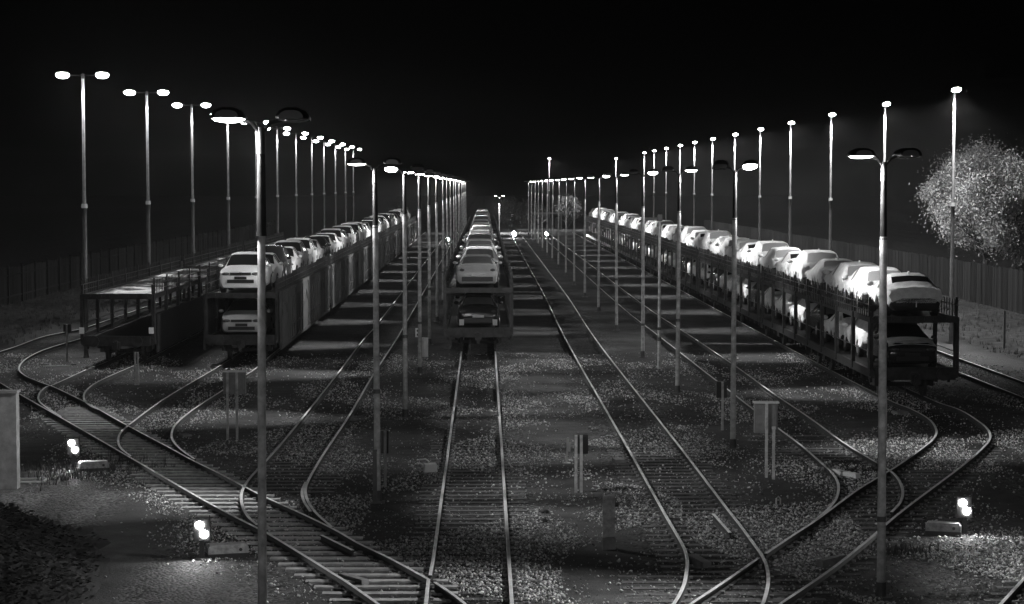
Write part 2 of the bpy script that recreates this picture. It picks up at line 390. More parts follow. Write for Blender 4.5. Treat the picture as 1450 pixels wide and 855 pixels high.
def stones():
    N = 620000
    y = 35 + (95 - 35) * rng.random(N) ** 1.5; x = (rng.random(N) * 2 - 1) * (y * 0.26 + 1)
    i = ((x - gx0) / CELL).astype(int); j = ((y - gy0) / CELL).astype(int)
    ok = (i >= 0) & (i < gw) & (j >= 0) & (j < gh); i = i.clip(0, gw - 1); j = j.clip(0, gh - 1)
    ji = ((x + rng.normal(0, .32, N) + .5 * np.sin(y * .9 + x) - gx0) / CELL).astype(int).clip(0, gw - 1); jj = ((y + rng.normal(0, .3, N) - gy0) / CELL).astype(int).clip(0, gh - 1)
    nr_ = near[ji, jj]
    lo_ = np.interp(y, [q[0] for q in lad_spans], [q[1] for q in lad_spans]); hi_ = np.interp(y, [q[0] for q in lad_spans], [q[2] for q in lad_spans])
    on_lad = (x > lo_) & (x < hi_) & (y < 72)
    patch = np.sin(x * 1.1 + 1.7 * np.sin(y * .33)) + np.sin(y * .45 + 1.3 * np.sin(x * .6 + 2))
    keep = ok & ~close[i, j] & (nr_ & ~(on_lad & (rng.random(N) < .75)) & (rng.random(N) < 0.06 + 0.42 * (patch > .0)) | (rng.random(N) < 0.001))
    x, y = x[keep], y[keep]; n = len(x)
    r = 0.010 + 0.028 * rng.random(n) ** 2.2 
    z = r * 0.5 + np.where(nr_[keep], 0.02 * rng.random(n), 0)
    octa = np.array([(1, 0, 0), (0, 1, 0), (-1, 0, 0), (0, -1, 0), (0, 0, 1), (0, 0, -1)], float)
    fc = np.array([(0, 1, 4), (1, 2, 4), (2, 3, 4), (3, 0, 4), (1, 0, 5), (2, 1, 5), (3, 2, 5), (0, 3, 5)])
    a = rng.random(n) * 6.28; tilt = rng.random((n, 6, 1)) * .7 + .65
    V = octa[None] * tilt + (rng.random((n, 6, 3)) - .5) * .5
    c, s_ = np.cos(a)[:, None], np.sin(a)[:, None]
    X = V[..., 0] * c - V[..., 1] * s_; Y = V[..., 0] * s_ + V[..., 1] * c; Z = V[..., 2] * .8
    V = np.stack([X * r[:, None] + x[:, None], Y * r[:, None] + y[:, None], Z * r[:, None] + z[:, None]], -1).reshape(-1, 3)
    Fc = (fc[None] + (np.arange(n) * 6)[:, None, None]).reshape(-1, 3)
    me = bpy.data.meshes.new('ballast_gravel'); me.vertices.add(len(V)); me.vertices.foreach_set('co', V.ravel())
    me.loops.add(len(Fc) * 3); me.loops.foreach_set('vertex_index', Fc.ravel().astype(np.int32))
    me.polygons.add(len(Fc)); me.polygons.foreach_set('loop_start', np.arange(0, len(Fc) * 3, 3, dtype=np.int32))
    me.update(calc_edges=True); me.materials.append(M['stone'])
    o = link('ballast_gravel', me); tag(o, 'loose crushed ballast stones around the rails', 'gravel', kind='stuff')
stones()

def grass(name, label, pts, h, mats):
    b = MB()
    for x, y, z in pts:
        for k in range(5):
            a = random.random() * 6.28; hh = h * random.uniform(.5, 1.2); w = .012; l = random.uniform(.1, .6) * hh
            ox, oy = x + random.uniform(-.08, .08), y + random.uniform(-.08, .08); c, s_ = math.cos(a), math.sin(a)
            b.quad((ox - s_ * w, oy + c * w, z), (ox + s_ * w, oy - c * w, z), (ox + c * l, oy + s_ * l, z + hh))
    o = link(name, b.mesh(name, mats)); tag(o, label, 'grass', kind='stuff')
gp = []
for _ in range(5200):
    sd = random.choice((-1, 1)); y = random.uniform(85, 200)
    x = random.uniform(23.0, 33) if sd > 0 else random.uniform(-31, -22.3)
    gp.append((x, y, 0))
for _ in range(260): gp.append((random.gauss(-10.6, .8), random.gauss(56, 1.3), 0))
for _ in range(60): gp.append((random.gauss(8.6, .35), random.gauss(43.2, .25), 0))
grass('grass', 'rough grass along both fences and beside the ladder track', gp, .22, M['grass'])

# dark overgrown mound at the lower left
def mound(x, y):
    d = ((x + 12.4) / 3.7) ** 2 + ((y - 39.5) / 7.0) ** 2
    return 2.3 * math.exp(-d * 1.2) - .22 + .22 * math.sin(x * 1.6 + y * .7) * math.exp(-d * .8) + .10 * math.sin(x * 4.1 - y * 1.9) * math.exp(-d * .8) + .06 * math.sin(3.1 * y - x)  * math.exp(-d)
b = MB(); nx, ny = 60, 70
for j in range(ny):
    for i in range(nx):
        x = -24 + 20 * i / (nx - 1); y = 24 + 32 * j / (ny - 1); b.v.append((x, y, mound(x, y)))
for j in range(ny - 1):
    for i in range(nx - 1):
        a = j * nx + i; b.f.append((a, a + 1, a + nx + 1, a + nx)); b.m.append(0)
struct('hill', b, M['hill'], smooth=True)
b = MB()
for _ in range(16000):
    x = random.gauss(-11.3, 2.0); y = random.gauss(39.0, 3.8); z = mound(x, y)
    if z < 0.02: continue
    for k in range(2):
        a = random.random() * 6.28; r = random.uniform(.04, .10); zz = z + random.uniform(.0, .30) * random.random()
        u = Vector((math.cos(a), math.sin(a), random.uniform(-.5, .6))) * r; w = Vector((-math.sin(a), math.cos(a), random.uniform(-.4, .4))) * r * .6
        p = Vector((x + random.uniform(-.1, .1), y + random.uniform(-.1, .1), zz))
        b.quad(p - u, p + w, p + u, p - w)
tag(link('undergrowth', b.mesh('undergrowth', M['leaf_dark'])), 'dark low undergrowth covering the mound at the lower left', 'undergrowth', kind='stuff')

# ------------------------------------------------------------------ lights
LD = {}
def spot(key, parent, loc, watt, size, blend=0.6, radius=0.12, rot=(0, 0, 0), sc=(1, 1, 1)):
    k = (key, watt, size)
    if k not in LD:
        d = bpy.data.lights.new(key, 'SPOT'); d.energy = watt; d.spot_size = R(size); d.spot_blend = blend; d.shadow_soft_size = radius
        d.color = (1, 1, 1); LD[k] = d
    o = link(key, LD[k], parent, loc, rot); o.scale = sc; return o
W_TALL_L, W_TALL_R, W_MID, W_FWD, W_SIDE_R, W_SIDE_L, W_SIG = 1900, 11000, 6000, 1200, 3900, 2600, 60

# tall masts: a thick dark lower tube, a collar, a slim galvanised upper tube
def tall_parts(h, twin):
    lo = MB().tube([(0, 0, 0), (0, 0, .25), (0, 0, 6.6)], [.13, .105, .095], 12).mesh('lower_pole', M['pole_dark'], True)
    co = MB().tube([(0, 0, 6.56), (0, 0, 6.74)], [.135, .13], 12).mesh('collar', M['collar'], True)
    up = MB().tube([(0, 0, 6.74), (0, 0, h)], [.075, .058], 12).mesh('upper_pole', M['galv'], True)
    return lo, co, up
def flood_mesh(lw, tilt):
    hd = MB()
    hd.ball((0, 0, .05), (lw, .26, .11), 14, 6, zmin=-.35)
    ln = MB().ball((0, 0, 0.0), (lw * .9, .24, .13 if lw > .3 else .06), 14, 6)
    ln.v = [(x, y, min(z, .0) - .0) for x, y, z in ln.v]
    return hd.mesh('lamp_head', M['hood'], True), ln.mesh('lens', M['lens_tall'], True)
def tall(X, Y, h, twin, label, group, lean=0.0):
    lo, co, up = TALL[(h, twin)]
    tl = R(-32) if Y > 110 else 0.0
    t = thing('lamp_mast', label, 'lamp mast', (X, Y, 0), 0, group)
    t.rotation_euler = (0, lean, 0)
    link('lower_pole', lo, t); link('collar', co, t); link('upper_pole', up, t)
    link('arm', ARM[twin], t, (0, 0, h))
    for s_ in ((-1, 1) if twin else (0,)):
        hd = link('lamp_head', HEAD[twin][0], t, (s_ * .86, -.12 if twin else -.42, h + .04))
        hd.rotation_euler = (R(-24), 0, 0)
        link('lens', HEAD[twin][1], hd, (0, 0, .0))
        spot('flood_light', t, (s_ * .86, -.16 if twin else -.50, h - .2), W_TALL_L if twin else W_TALL_R, 150 if twin else 150, .5, .14, (R(-4), 0 if twin else tl, 0), (1, .28 if twin else .55, 1))
    return t
TALL = {(12.3, True): tall_parts(12.3, True), (12.0, False): tall_parts(12.0, False)}
ARM = {True: MB().tube([(-.75, -.02, .06), (-.4, 0, .03), (0, 0, .02), (.4, 0, .03), (.75, -.02, .06)], .028, 8).tube([(0, 0, -.12), (0, 0, .1)], .07, 8).mesh('arm', M['hood'], True),
       False: MB().tube([(0, 0, -.05), (0, -.1, .05), (0, -.4, .08)], .035, 8).tube([(0, 0, -.15), (0, 0, .06)], .07, 8).mesh('arm', M['hood'], True)}
HEAD = {True: flood_mesh(.32, 0), False: flood_mesh(.25, 0)}
for i in range(12):
    tall(-17.45 + .05 * math.sin(i * 2.1), 92.8 + 17.35 * i, 12.3, True, f'tall twin-headed lamp mast, {ordinal(i + 1)} from the near end of the left row', 'tall twin-headed masts of the left row', random.uniform(-.003, .003))
for i in range(12):
    tall(22.2 + .06 * math.sin(i * 1.7), 100.3 + 17.65 * i, 12.0, False, f'tall single-headed lamp mast, {ordinal(i + 1)} from the near end by the right fence', 'tall single-headed masts of the right row', random.uniform(-.003, .003))
tall(22.2, 358, 12.0, False, 'tall single-headed lamp mast far beyond the end of the right row', 'tall single-headed masts of the right row')
tall(11.0, 360, 12.0, False, 'lone tall lamp mast rising above the far lamps right of the middle', 'tall single-headed masts of the right row')

# shorter yard lamps in the two middle rows: two hooded heads on one post, one of them lit
def post_mesh(h):
    return MB().tube([(0, 0, 0), (0, 0, h * .45), (0, 0, h * .82)], [.082, .074, .067], 14).mesh('pole', M['pole_grey'], True)
UPOST = MB().tube([(0, 0, 6.5), (0, 0, 6.58), (0, 0, 7.1), (0, 0, 7.9)], [.069, .063, .058, .046], 12).mesh('upper_pole', M['pole_black'], True)
BASEP = MB().box((0, 0, .02), (.34, .34, .04)).tube([(0, 0, .04), (0, 0, .30)], [.105, .10], 12).mesh('base_plate', M['pole_dark'])
def hood_mesh():
    b = MB(); prof = [(-.22, 0), (-.225, .04), (-.18, .11), (-.09, .15), (.09, .15), (.18, .11), (.225, .04), (.22, 0)]
    ysc = [(-.34, .7), (-.27, .95), (0, 1.0), (.27, .95), (.34, .7)]; n = len(prof)
    for y, k in ysc:
        for x, z in prof: b.v.append((x * k, y, z * (k if z else 1)))
    for i in range(len(ysc) - 1):
        for k in range(n - 1):
            a = i * n + k; b.f.append((a, a + 1, a + n + 1, a + n)); b.m.append(0)
    b.f.append(tuple(range(n))); b.m.append(0); b.f.append(tuple((len(ysc) - 1) * n + k for k in reversed(range(n)))); b.m.append(0)
    return b.mesh('lamp_head', M['hood'], True)
def lens_mesh(m): 
    b = MB(); b.ball((0, 0, 0), (.215, .32, .042), 18, 6); b.v = [(x, y, min(z, 0.008) + .004) for x, y, z in b.v]
    return b.mesh('lens', m, True)
POST = post_mesh(8.0); HOOD = hood_mesh(); LENS_ON = lens_mesh(M['lens']); LENS_OFF = lens_mesh(M['lens_off'])
CROSS = MB().tube([(-.28, 0, .10), (-.12, 0, .06), (0, 0, -.1), (.12, 0, .06), (.28, 0, .10)], .036, 8).tube([(0, 0, -.35), (0, 0, .0)], [.06, .05], 10).mesh('arm', M['hood'], True)
BAND = MB().tube([(0, 0, 0), (0, 0, .10)], .092, 12).mesh('band', M['pole_dark'], True)
def yard_lamp(X, Y, h, lit, label, group, lean=0.0, off=.42, tilt=0.0):
    t = thing('yard_lamp', label, 'yard lamp', (X, Y, 0), 0, group); t.rotation_euler = (0, lean, 0)
    p = link('pole', POST, t); p.scale = (1, 1, h / 8.0); link('upper_pole', UPOST, t, (0, 0, (h - 8.0) * .93))
    if random.random() < .6: link('band', BAND, p, (0, 0, random.choice((2.0, 2.6, 1.4))))
    link('arm', CROSS, t, (0, 0, h - .1)); link('base_plate', BASEP, t)
    if Y < 30: p.scale = (.78, .78, h / 8.0)
    for s_ in (-1, 1):
        hd = link('lamp_head', HOOD, t, (s_ * off, 0, h)); hd.rotation_euler = (R(-tilt), 0, 0)
        on = s_ == lit or lit == 2
        link('lens', LENS_ON if on else LENS_OFF, hd)
        if on:
            for q_ in (-1, 1): spot('lamp_light', t, (s_ * off, -.02, h - .10), W_MID * (.72 if q_ * s_ < 0 else .55), 78, .85, .12, (0, R(44 * q_), 0), (1, .48 if q_ * s_ < 0 else (1.1 if s_ < 0 else .6), 1))
            a = -68 if lit < 0 else 68
            spot('lamp_side', t, (s_ * off, 0, h - .12), W_SIDE_L if lit < 0 else W_SIDE_R, 100, .6, .12, (0, R(-a), 0), (.36, 1, 1))
            spot('lamp_throw', t, (s_ * off, .1, h - .12), W_FWD, 84, .6, .12, (R(80), 0, 0), (1, .25, 1))
    return t
LY = [10, 28, 50.2, 68.5, 84.5, 100, 117, 134, 151, 168, 185, 203, 221, 240, 260, 280, 302, 325]
for i, y in enumerate(LY):
    X = -3.3 if i == 0 else -2.97 if i == 1 else -2.55 - .002 * (y - 50) * .5
    yard_lamp(X, y, 8.42 if i < 2 else 8.06, -1, f'grey two-headed yard lamp, {ordinal(i)} from the near end of the middle left row' if i else 'yard lamp before the near end of the middle left row, below the view', 'yard lamps of the middle left row', tilt=(0, 2, 0, 14, 3, 4, 2, 13, 9, 6, 13, 5, 12, 12, 6, 12, 10, 8)[i], lean=  .004 if i == 1 else random.uniform(-.006, .006))
RY = [19.5, 38.4, 60.3, 76.5, 92.5, 109.8, 126, 143, 160, 176, 194, 211, 228, 246, 264, 282, 302, 322]
for i, y in enumerate(RY):
    X = float(np.interp(y, [38, 76, 126, 322], [7.27, 7.0, 6.8, 6.7]))
    yard_lamp(X, y, 8.08, (-1 if i == 1 else 1), f'grey two-headed yard lamp, {ordinal(i)} from the near end of the middle right row' if i else 'yard lamp before the near end of the middle right row, below the view', 'yard lamps of the middle right row', tilt=(0, 1, 14, 5, 12, 2, 12, 3, 2, 4, 13, 6, 12, 13, 13, 5, 12, 13)[i], lean=-.003 if i == 1 else random.uniform(-.006, .006))
t = thing('yard_lamp', 'lone low lamp standing at the far end just right of the centre train', 'yard lamp', (2.35, 335, 0))
link('pole', POST, t).scale = (1, 1, .72)
link('arm', CROSS, t, (0, 0, 5.75))
for s_ in (-1, 1):
    hd = link('lamp_head', HOOD, t, (s_ * .6, 0, 5.85)); link('lens', LENS_ON, hd)
    spot('lamp_light', t, (s_ * .6, -.02, 5.76), W_MID, 158, .35, .12, (0, 0, 0), (1, .55, 1))
t = thing('mast', 'slim unlit mast with a small top box in the middle right row', 'mast', (7.2, 87.0, 0))
link('pole', MB().tube([(0, 0, 0), (0, 0, 3.0), (0, 0, 6.1)], [.075, .065, .055], 10).mesh('pole', M['pole_grey'], True), t)
link('top_box', MB().box((0, 0, 6.22), (.22, .2, .26), taper=.8).mesh('top_box', M['box_dark']), t)
link('clamp', MB().tube([(0, 0, 1.15), (0, 0, 1.3)], .09, 10).tube([(0, 0, 1.6), (0, 0, 1.72)], .09, 10).mesh('clamp', M['pole_dark'], True), t)

# ------------------------------------------------------------------ cars
def loft(st, L, extra=0.0, hem=None, jitter=0.0):
    """rings along the car; each ring: 8 points right half, mirrored"""
    rings = []
    for i, (y, zl, zb, zt, wb, wt) in enumerate(st):
        zl2 = zl if hem is None else hem(i, y)
        w = wb + extra
        r = [(0, zl2), (w * .86, zl2), (w * .97, zl2 + .1), (w, zl2 + (zb - zl2) * .62), (w * .965, zb), (wt + extra, zt - .055), (wt * .78 + extra, zt - .012), (0, zt + extra * .3)]
        ring = [(x, y, z) for x, z in r] + [(-x, y, z) for x, z in reversed(r[1:-1])]
        if jitter: ring = [(x + (1 if x > 0 else -1) * (.03 if i % 3 == 0 else -.012) * (1 if z < zb * .9 and abs(x) > .5 else .25 * (abs(x) > .1)), yy, z) for x, yy, z in ring]
        if jitter: ring = [(x + random.uniform(-jitter, jitter) * (x != 0), yy + random.uniform(-jitter, jitter), z + random.uniform(-jitter, jitter) * .7) for x, yy, z in ring]
        rings.append(ring)
    return rings
def densify(st, step):
    out = []
    for a, b in zip(st, st[1:]):
        n = max(1, int((b[0] - a[0]) / step))
        for k in range(n): out.append(tuple(a[q] + (b[q] - a[q]) * k / n for q in range(6)))
    out.append(st[-1]); return out
NR = 14
def ring_faces(rings, y_ws, y_rw, side_spans, cap=True, bottom=True):
    """-> body, windscreen, rear_window, side windows left/right; faces sorted by place"""
    B = {k: MB() for k in ('body', 'windscreen', 'rear_window', 'side_l', 'side_r')}
    nr = len(rings)
    def put(k, idx):
        pts = [rings[i][j] for i, j in idx]; B[k].quad(*pts)
    for i in range(nr - 1):
        y0, y1 = rings[i][0][1], rings[i + 1][0][1]; ym = (sum(p[1] for p in rings[i]) + sum(p[1] for p in rings[i + 1])) / (2 * NR)
        for j in range(NR):
            j2 = (j + 1) % NR
            if not bottom and j in (0, 13): continue
            k = 'body'
            if j in (5, 6, 7, 8):
                if y_ws[0] < ym < y_ws[1]: k = 'windscreen'
                elif y_rw[0] < ym < y_rw[1]: k = 'rear_window'
            elif j in (4, 9):
                for a, b_ in side_spans:
                    if a < ym < b_: k = 'side_r' if j == 4 else 'side_l'
            put(k, ((i, j), (i + 1, j), (i + 1, j2), (i, j2)))
    if cap:
        B['body'].quad(*rings[0]); B['body'].quad(*reversed(rings[-1]))
    return B
def weld(mb):
    keys = {}; nv = []; mp = []
    for p in mb.v:
        k = (round(p[0], 4), round(p[1], 4), round(p[2], 4))
        if k not in keys: keys[k] = len(nv); nv.append(p)
        mp.append(keys[k])
    f2 = []; m2 = []
    for f, m in zip(mb.f, mb.m):
        g_ = []
        for i in f:
            if mp[i] not in g_: g_.append(mp[i])
        if len(g_) > 2: f2.append(tuple(g_)); m2.append(m)
    mb.v, mb.f, mb.m = nv, f2, m2; return mb

SUV = [(-2.24, .40, .66, .76, .62, .5), (-2.20, .26, .80, .93, .80, .66), (-2.08, .22, .90, 1.0, .88, .74), (-1.6, .22, .97, 1.07, .915, .76), (-1.0, .22, 1.0, 1.12, .92, .76), (-.86, .22, 1.01, 1.15, .92, .75),
       (-.5, .22, 1.02, 1.38, .92, .68), (-.18, .22, 1.03, 1.58, .92, .62), (.1, .22, 1.03, 1.645, .92, .615), (.22, .22, 1.03, 1.65, .92, .615), (.9, .22, 1.04, 1.655, .92, .61), (1.02, .22, 1.04, 1.65, .92, .61), (1.6, .22, 1.06, 1.62, .91, .6), (1.82, .22, 1.06, 1.58, .9, .59), (2.1, .24, 1.05, 1.2, .88, .66), (2.18, .26, .98, 1.06, .86, .68), (2.24, .36, .72, .8, .76, .62)]
SEDAN = [(-2.32, .40, .58, .66, .60, .5), (-2.26, .24, .68, .78, .78, .62), (-2.1, .2, .78, .86, .86, .7), (-1.6, .2, .86, .94, .89, .72), (-.95, .2, .90, 1.0, .90, .73), (-.8, .2, .91, 1.03, .90, .72),
         (-.4, .2, .92, 1.24, .90, .65), (0, .2, .93, 1.40, .90, .58), (.25, .2, .93, 1.44, .90, .57), (.36, .2, .93, 1.445, .90, .57), (.95, .2, .94, 1.43, .90, .57), (1.2, .2, .95, 1.38, .90, .58), (1.75, .2, .97, 1.10, .89, .68), (1.9, .2, .96, 1.05, .885, .70), (2.2, .22, .93, 1.02, .86, .70), (2.28, .24, .86, .92, .84, .68), (2.33, .36, .6, .66, .74, .6)]
HATCH = [(-2.08, .40, .58, .66, .60, .5), (-2.03, .24, .70, .80, .78, .62), (-1.9, .2, .82, .90, .85, .7), (-1.5, .2, .90, .98, .88, .72), (-1.0, .2, .93, 1.03, .89, .73), (-.88, .2, .94, 1.06, .89, .72),
         (-.5, .2, .95, 1.27, .89, .65), (-.1, .2, .96, 1.43, .89, .59), (.15, .2, .96, 1.475, .89, .58), (.27, .2, .96, 1.48, .89, .58), (.85, .2, .97, 1.47, .89, .575), (.97, .2, .97, 1.465, .89, .575), (1.5, .2, .98, 1.42, .88, .57), (1.66, .2, .98, 1.38, .87, .57), (1.95, .22, .97, 1.04, .85, .64), (2.02, .26, .86, .94, .82, .64), (2.08, .36, .66, .72, .72, .58)]
SHAPE = {'suv': (SUV, (-.88, -.17), (1.80, 2.12), ((-.3, .1), (.22, .9), (1.02, 1.55)), 4.48, .36, (-1.38, 1.32)),
         'sedan': (SEDAN, (-.82, .01), (1.18, 1.77), ((-.2, .25), (.36, .95), (.95, 1.3)), 4.65, .33, (-1.42, 1.38)),
         'hatch': (HATCH, (-.9, -.09), (1.64, 1.97), ((-.3, .15), (.27, .85), (.97, 1.45)), 4.16, .32, (-1.28, 1.25))}
TY = MB().tube([(-.1, 0, 0), (.1, 0, 0)], 1.0, 18)
WH = {}
def wheel_meshes(r):
    if r not in WH:
        ty = MB().tube([(-.105, 0, 0), (-.09, 0, 0), (.09, 0, 0), (.105, 0, 0)], [r * .93, r, r, r * .93], 20)
        rm = MB()
        for sx in (-1, 1):
            rm.tube([(sx * .1, 0, 0), (sx * .118, 0, 0)], [r * .62, r * .56], 16)
            for k in range(5):
                a = k * 2 * PI / 5; rm.box((sx * .122, math.cos(a) * r * .3, math.sin(a) * r * .3), (.012, r * .12, r * .5), rx=a)
        WH[r] = (ty.mesh('wheel', M['tyre'], True), rm.mesh('rim', M['rim'], True))
    return WH[r]
CARS = {}
def car_proto(kind, paint, lod):
    k = (kind, paint, lod)
    if k in CARS: return CARS[k]
    st, ws, rw, sides, L, r, wy = SHAPE[kind]
    B = ring_faces(loft(st, L), ws, rw, sides)
    p = Proto('parked_car')
    front = -L / 2; rear = L / 2; zb = .82 if kind == 'suv' else .68; hw = .60
    lights_f = [('headlight', MB().ball((sx * hw, front + .075, zb), (.2, .09, .075), 12, 6).mesh('headlight', M['headlight'], True)) for sx in (-1, 1)]
    zr = .86 if kind != 'suv' else .98
    lights_r = [('tail_light', MB().ball((sx * .66, rear - .10, zr - .06), (.19, .09, .095), 12, 6).mesh('tail_light', M['tail'], True)) for sx in (-1, 1)]
    p.add('body', weld(B['body']).mesh('body', M[paint], True))
    p.add('windscreen', weld(B['windscreen']).mesh('windscreen', M['glass'], True))
    p.add('rear_window', weld(B['rear_window']).mesh('rear_window', M['glass_dust'], True))
    p.add('side_window', weld(B['side_l']).mesh('side_window', M['glass'], True)); p.add('side_window', weld(B['side_r']).mesh('side_window', M['glass'], True))
    ty, rm = wheel_meshes(r)
    if lod == 0:
        for y in wy:
            for sx in (-1, 1): p.add('wheel', ty, (sx * .82, y, r), [('rim', rm, (0, 0, 0))])
        for n, me in lights_f + lights_r: p.add(n, me)
        g_ = MB().box((0, front - .0, zb + .01), (.86, .06, .10)).box((0, front + .03, zb - .30), (1.1, .10, .14)).box((0, front + .04, zb - .16), (.5, .12, .11))
        p.add('grille', g_.mesh('grille', M['black_trim']))
        em = MB()
        for a in range(16):
            t0, t1 = a * PI / 8, (a + 1) * PI / 8
            em.quad(*[(rr * math.cos(t), front - .045, zb + .02 + rr * math.sin(t)) for rr, t in ((.055, t0), (.07, t0), (.07, t1), (.055, t1))])
        def stroke(a, b_):
            (x0, z0), (x1, z1) = a, b_; em.quad((x0 - .008, front - .046, z0), (x0 + .008, front - .046, z0), (x1 + .008, front - .046, z1), (x1 - .008, front - .046, z1))
        zc = zb + .02
        for q in (((-.035, zc + .05), (0, zc + .008)), ((.035, zc + .05), (0, zc + .008)), ((-.05, zc + .02), (-.025, zc - .05)), ((-.025, zc - .05), (0, zc)), ((0, zc), (.025, zc - .05)), ((.025, zc - .05), (.05, zc + .02))): stroke(*q)
        if kind == 'suv': p.add('emblem', em.mesh('emblem', M['chrome']))
        p.add('bumper', MB().box((0, rear - .04, .42), (1.35, .12, .2)).mesh('bumper', M['black_trim']))
        p.add('number_plate', MB().box((0, rear + .03, .60), (.5, .03, .11)).mesh('number_plate', M['plate_white']))
        for sx in (-1, 1):
            p.add('mirror', MB().ball((sx * 1.0, -.72, 1.02 if kind != 'suv' else 1.12), (.11, .07, .075), 10, 6).mesh('mirror', M[paint if paint != 'paint_grey' else 'black_trim'], True))
    CARS[k] = p; return p
def covered_proto(kind, cloth, lod):
    k = ('cov', kind, cloth, lod)
    if k in CARS: return CARS[k]
    st, ws, rw, sides, L, r, wy = SHAPE[kind]
    if kind == 'hatch':      # the longer covered hatchbacks
        kf = 1.08; st = [(q[0] * kf,) + q[1:] for q in st]; ws, rw = [(a * kf, b_ * kf) for a, b_ in (ws, rw)]; sides = [(a * kf, b_ * kf) for a, b_ in sides]; L *= kf; wy = [a * kf for a in wy]
    d = densify(st, .17)
    n = len(d)
    def hem(i, y):
        if y < -L / 2 + .25 or y > L / 2 - .25: return .50
        return (.62, .40, .26, .58)[i % 4] + random.uniform(-.03, .05)
    B = ring_faces(loft(d, L, .035, hem, .02), (9, 10), (rw[0] + .10, rw[1] - .12), ((sides[0][0] + .15, sides[0][1] - .04),), cap=False, bottom=False)
    # close nose and tail with cloth down to the hem
    p = Proto('covered_car')
    rings = loft(d, L, .03, lambda i, y: .50)
    for rg in (rings[0], list(reversed(rings[-1]))): B['body'].quad(*rg)
    p.add('fabric_cover', weld(B['body']).mesh('fabric_cover', M[cloth], True))
    p.add('rear_window', weld(B['rear_window']).mesh('rear_window', M['glass' if kind == 'sedan' and cloth == 'cloth' else 'patch_pale'], True))
    p.add('window_film', weld(B['side_l']).mesh('window_film', M['patch'], True)); p.add('window_film', weld(B['side_r']).mesh('window_film', M['patch'], True))
    st2 = [(y, zl, min(zb, .62), min(zt, .70), wb * .97, wt) for y, zl, zb, zt, wb, wt in st]
    bb = ring_faces(loft(st2, L), (9, 10), (9, 10), ())
    p.add('body', weld(bb['body']).mesh('body', M['paint_dark'], True))
    if lod == 0:
        ty, rm = wheel_meshes(r)
        for y in wy:
            for sx in (-1, 1): p.add('wheel', ty, (sx * .80, y, r), [('rim', rm, (0, 0, 0))])
        for sx in (-1, 1):
            p.add('mirror', MB().ball((sx * 1.02, -.72, 1.03 if kind != 'suv' else 1.12), (.13, .08, .09), 10, 6).mesh('mirror', M[cloth], True))
        p.add('strap', MB().box((0, L / 2 + .02, .46), (.03, .03, .2)).mesh('strap', M['white']))
        zr_ = float(np.interp(.9, [q[0] for q in st], [q[3] for q in st])); p.add('antenna_fin', MB().box((0, .95, zr_ + .05), (.05, .16, .09), taper=.6).mesh('antenna_fin', M[cloth]))
    CARS[k] = p; return p
def hood_cover_proto():
    """a bare dark car with white cloth laid on its bonnet, front to the camera"""
    base = car_proto('hatch', 'paint_dark', 0); p = Proto('parked_car'); p.parts = list(base.parts)
    b = MB(); ys_ = [-1.98, -1.7, -1.3, -.98]
    for y in ys_:
        zt = float(np.interp(y, [q[0] for q in HATCH], [q[3] for q in HATCH])); w = .80 + .03 * math.sin(y * 9)
        for x in np.linspace(-w, w, 7): b.v.append((float(x), y, zt + .025 - .07 * (abs(x) / w) ** 3 + random.uniform(-.004, .006)))
    for i in range(3):
        for j in range(6):
            a = i * 7 + j; b.f.append((a, a + 1, a + 8, a + 7)); b.m.append(0)
    p.add('bonnet_cloth', b.mesh('bonnet_cloth', M['cloth'], True)); return p

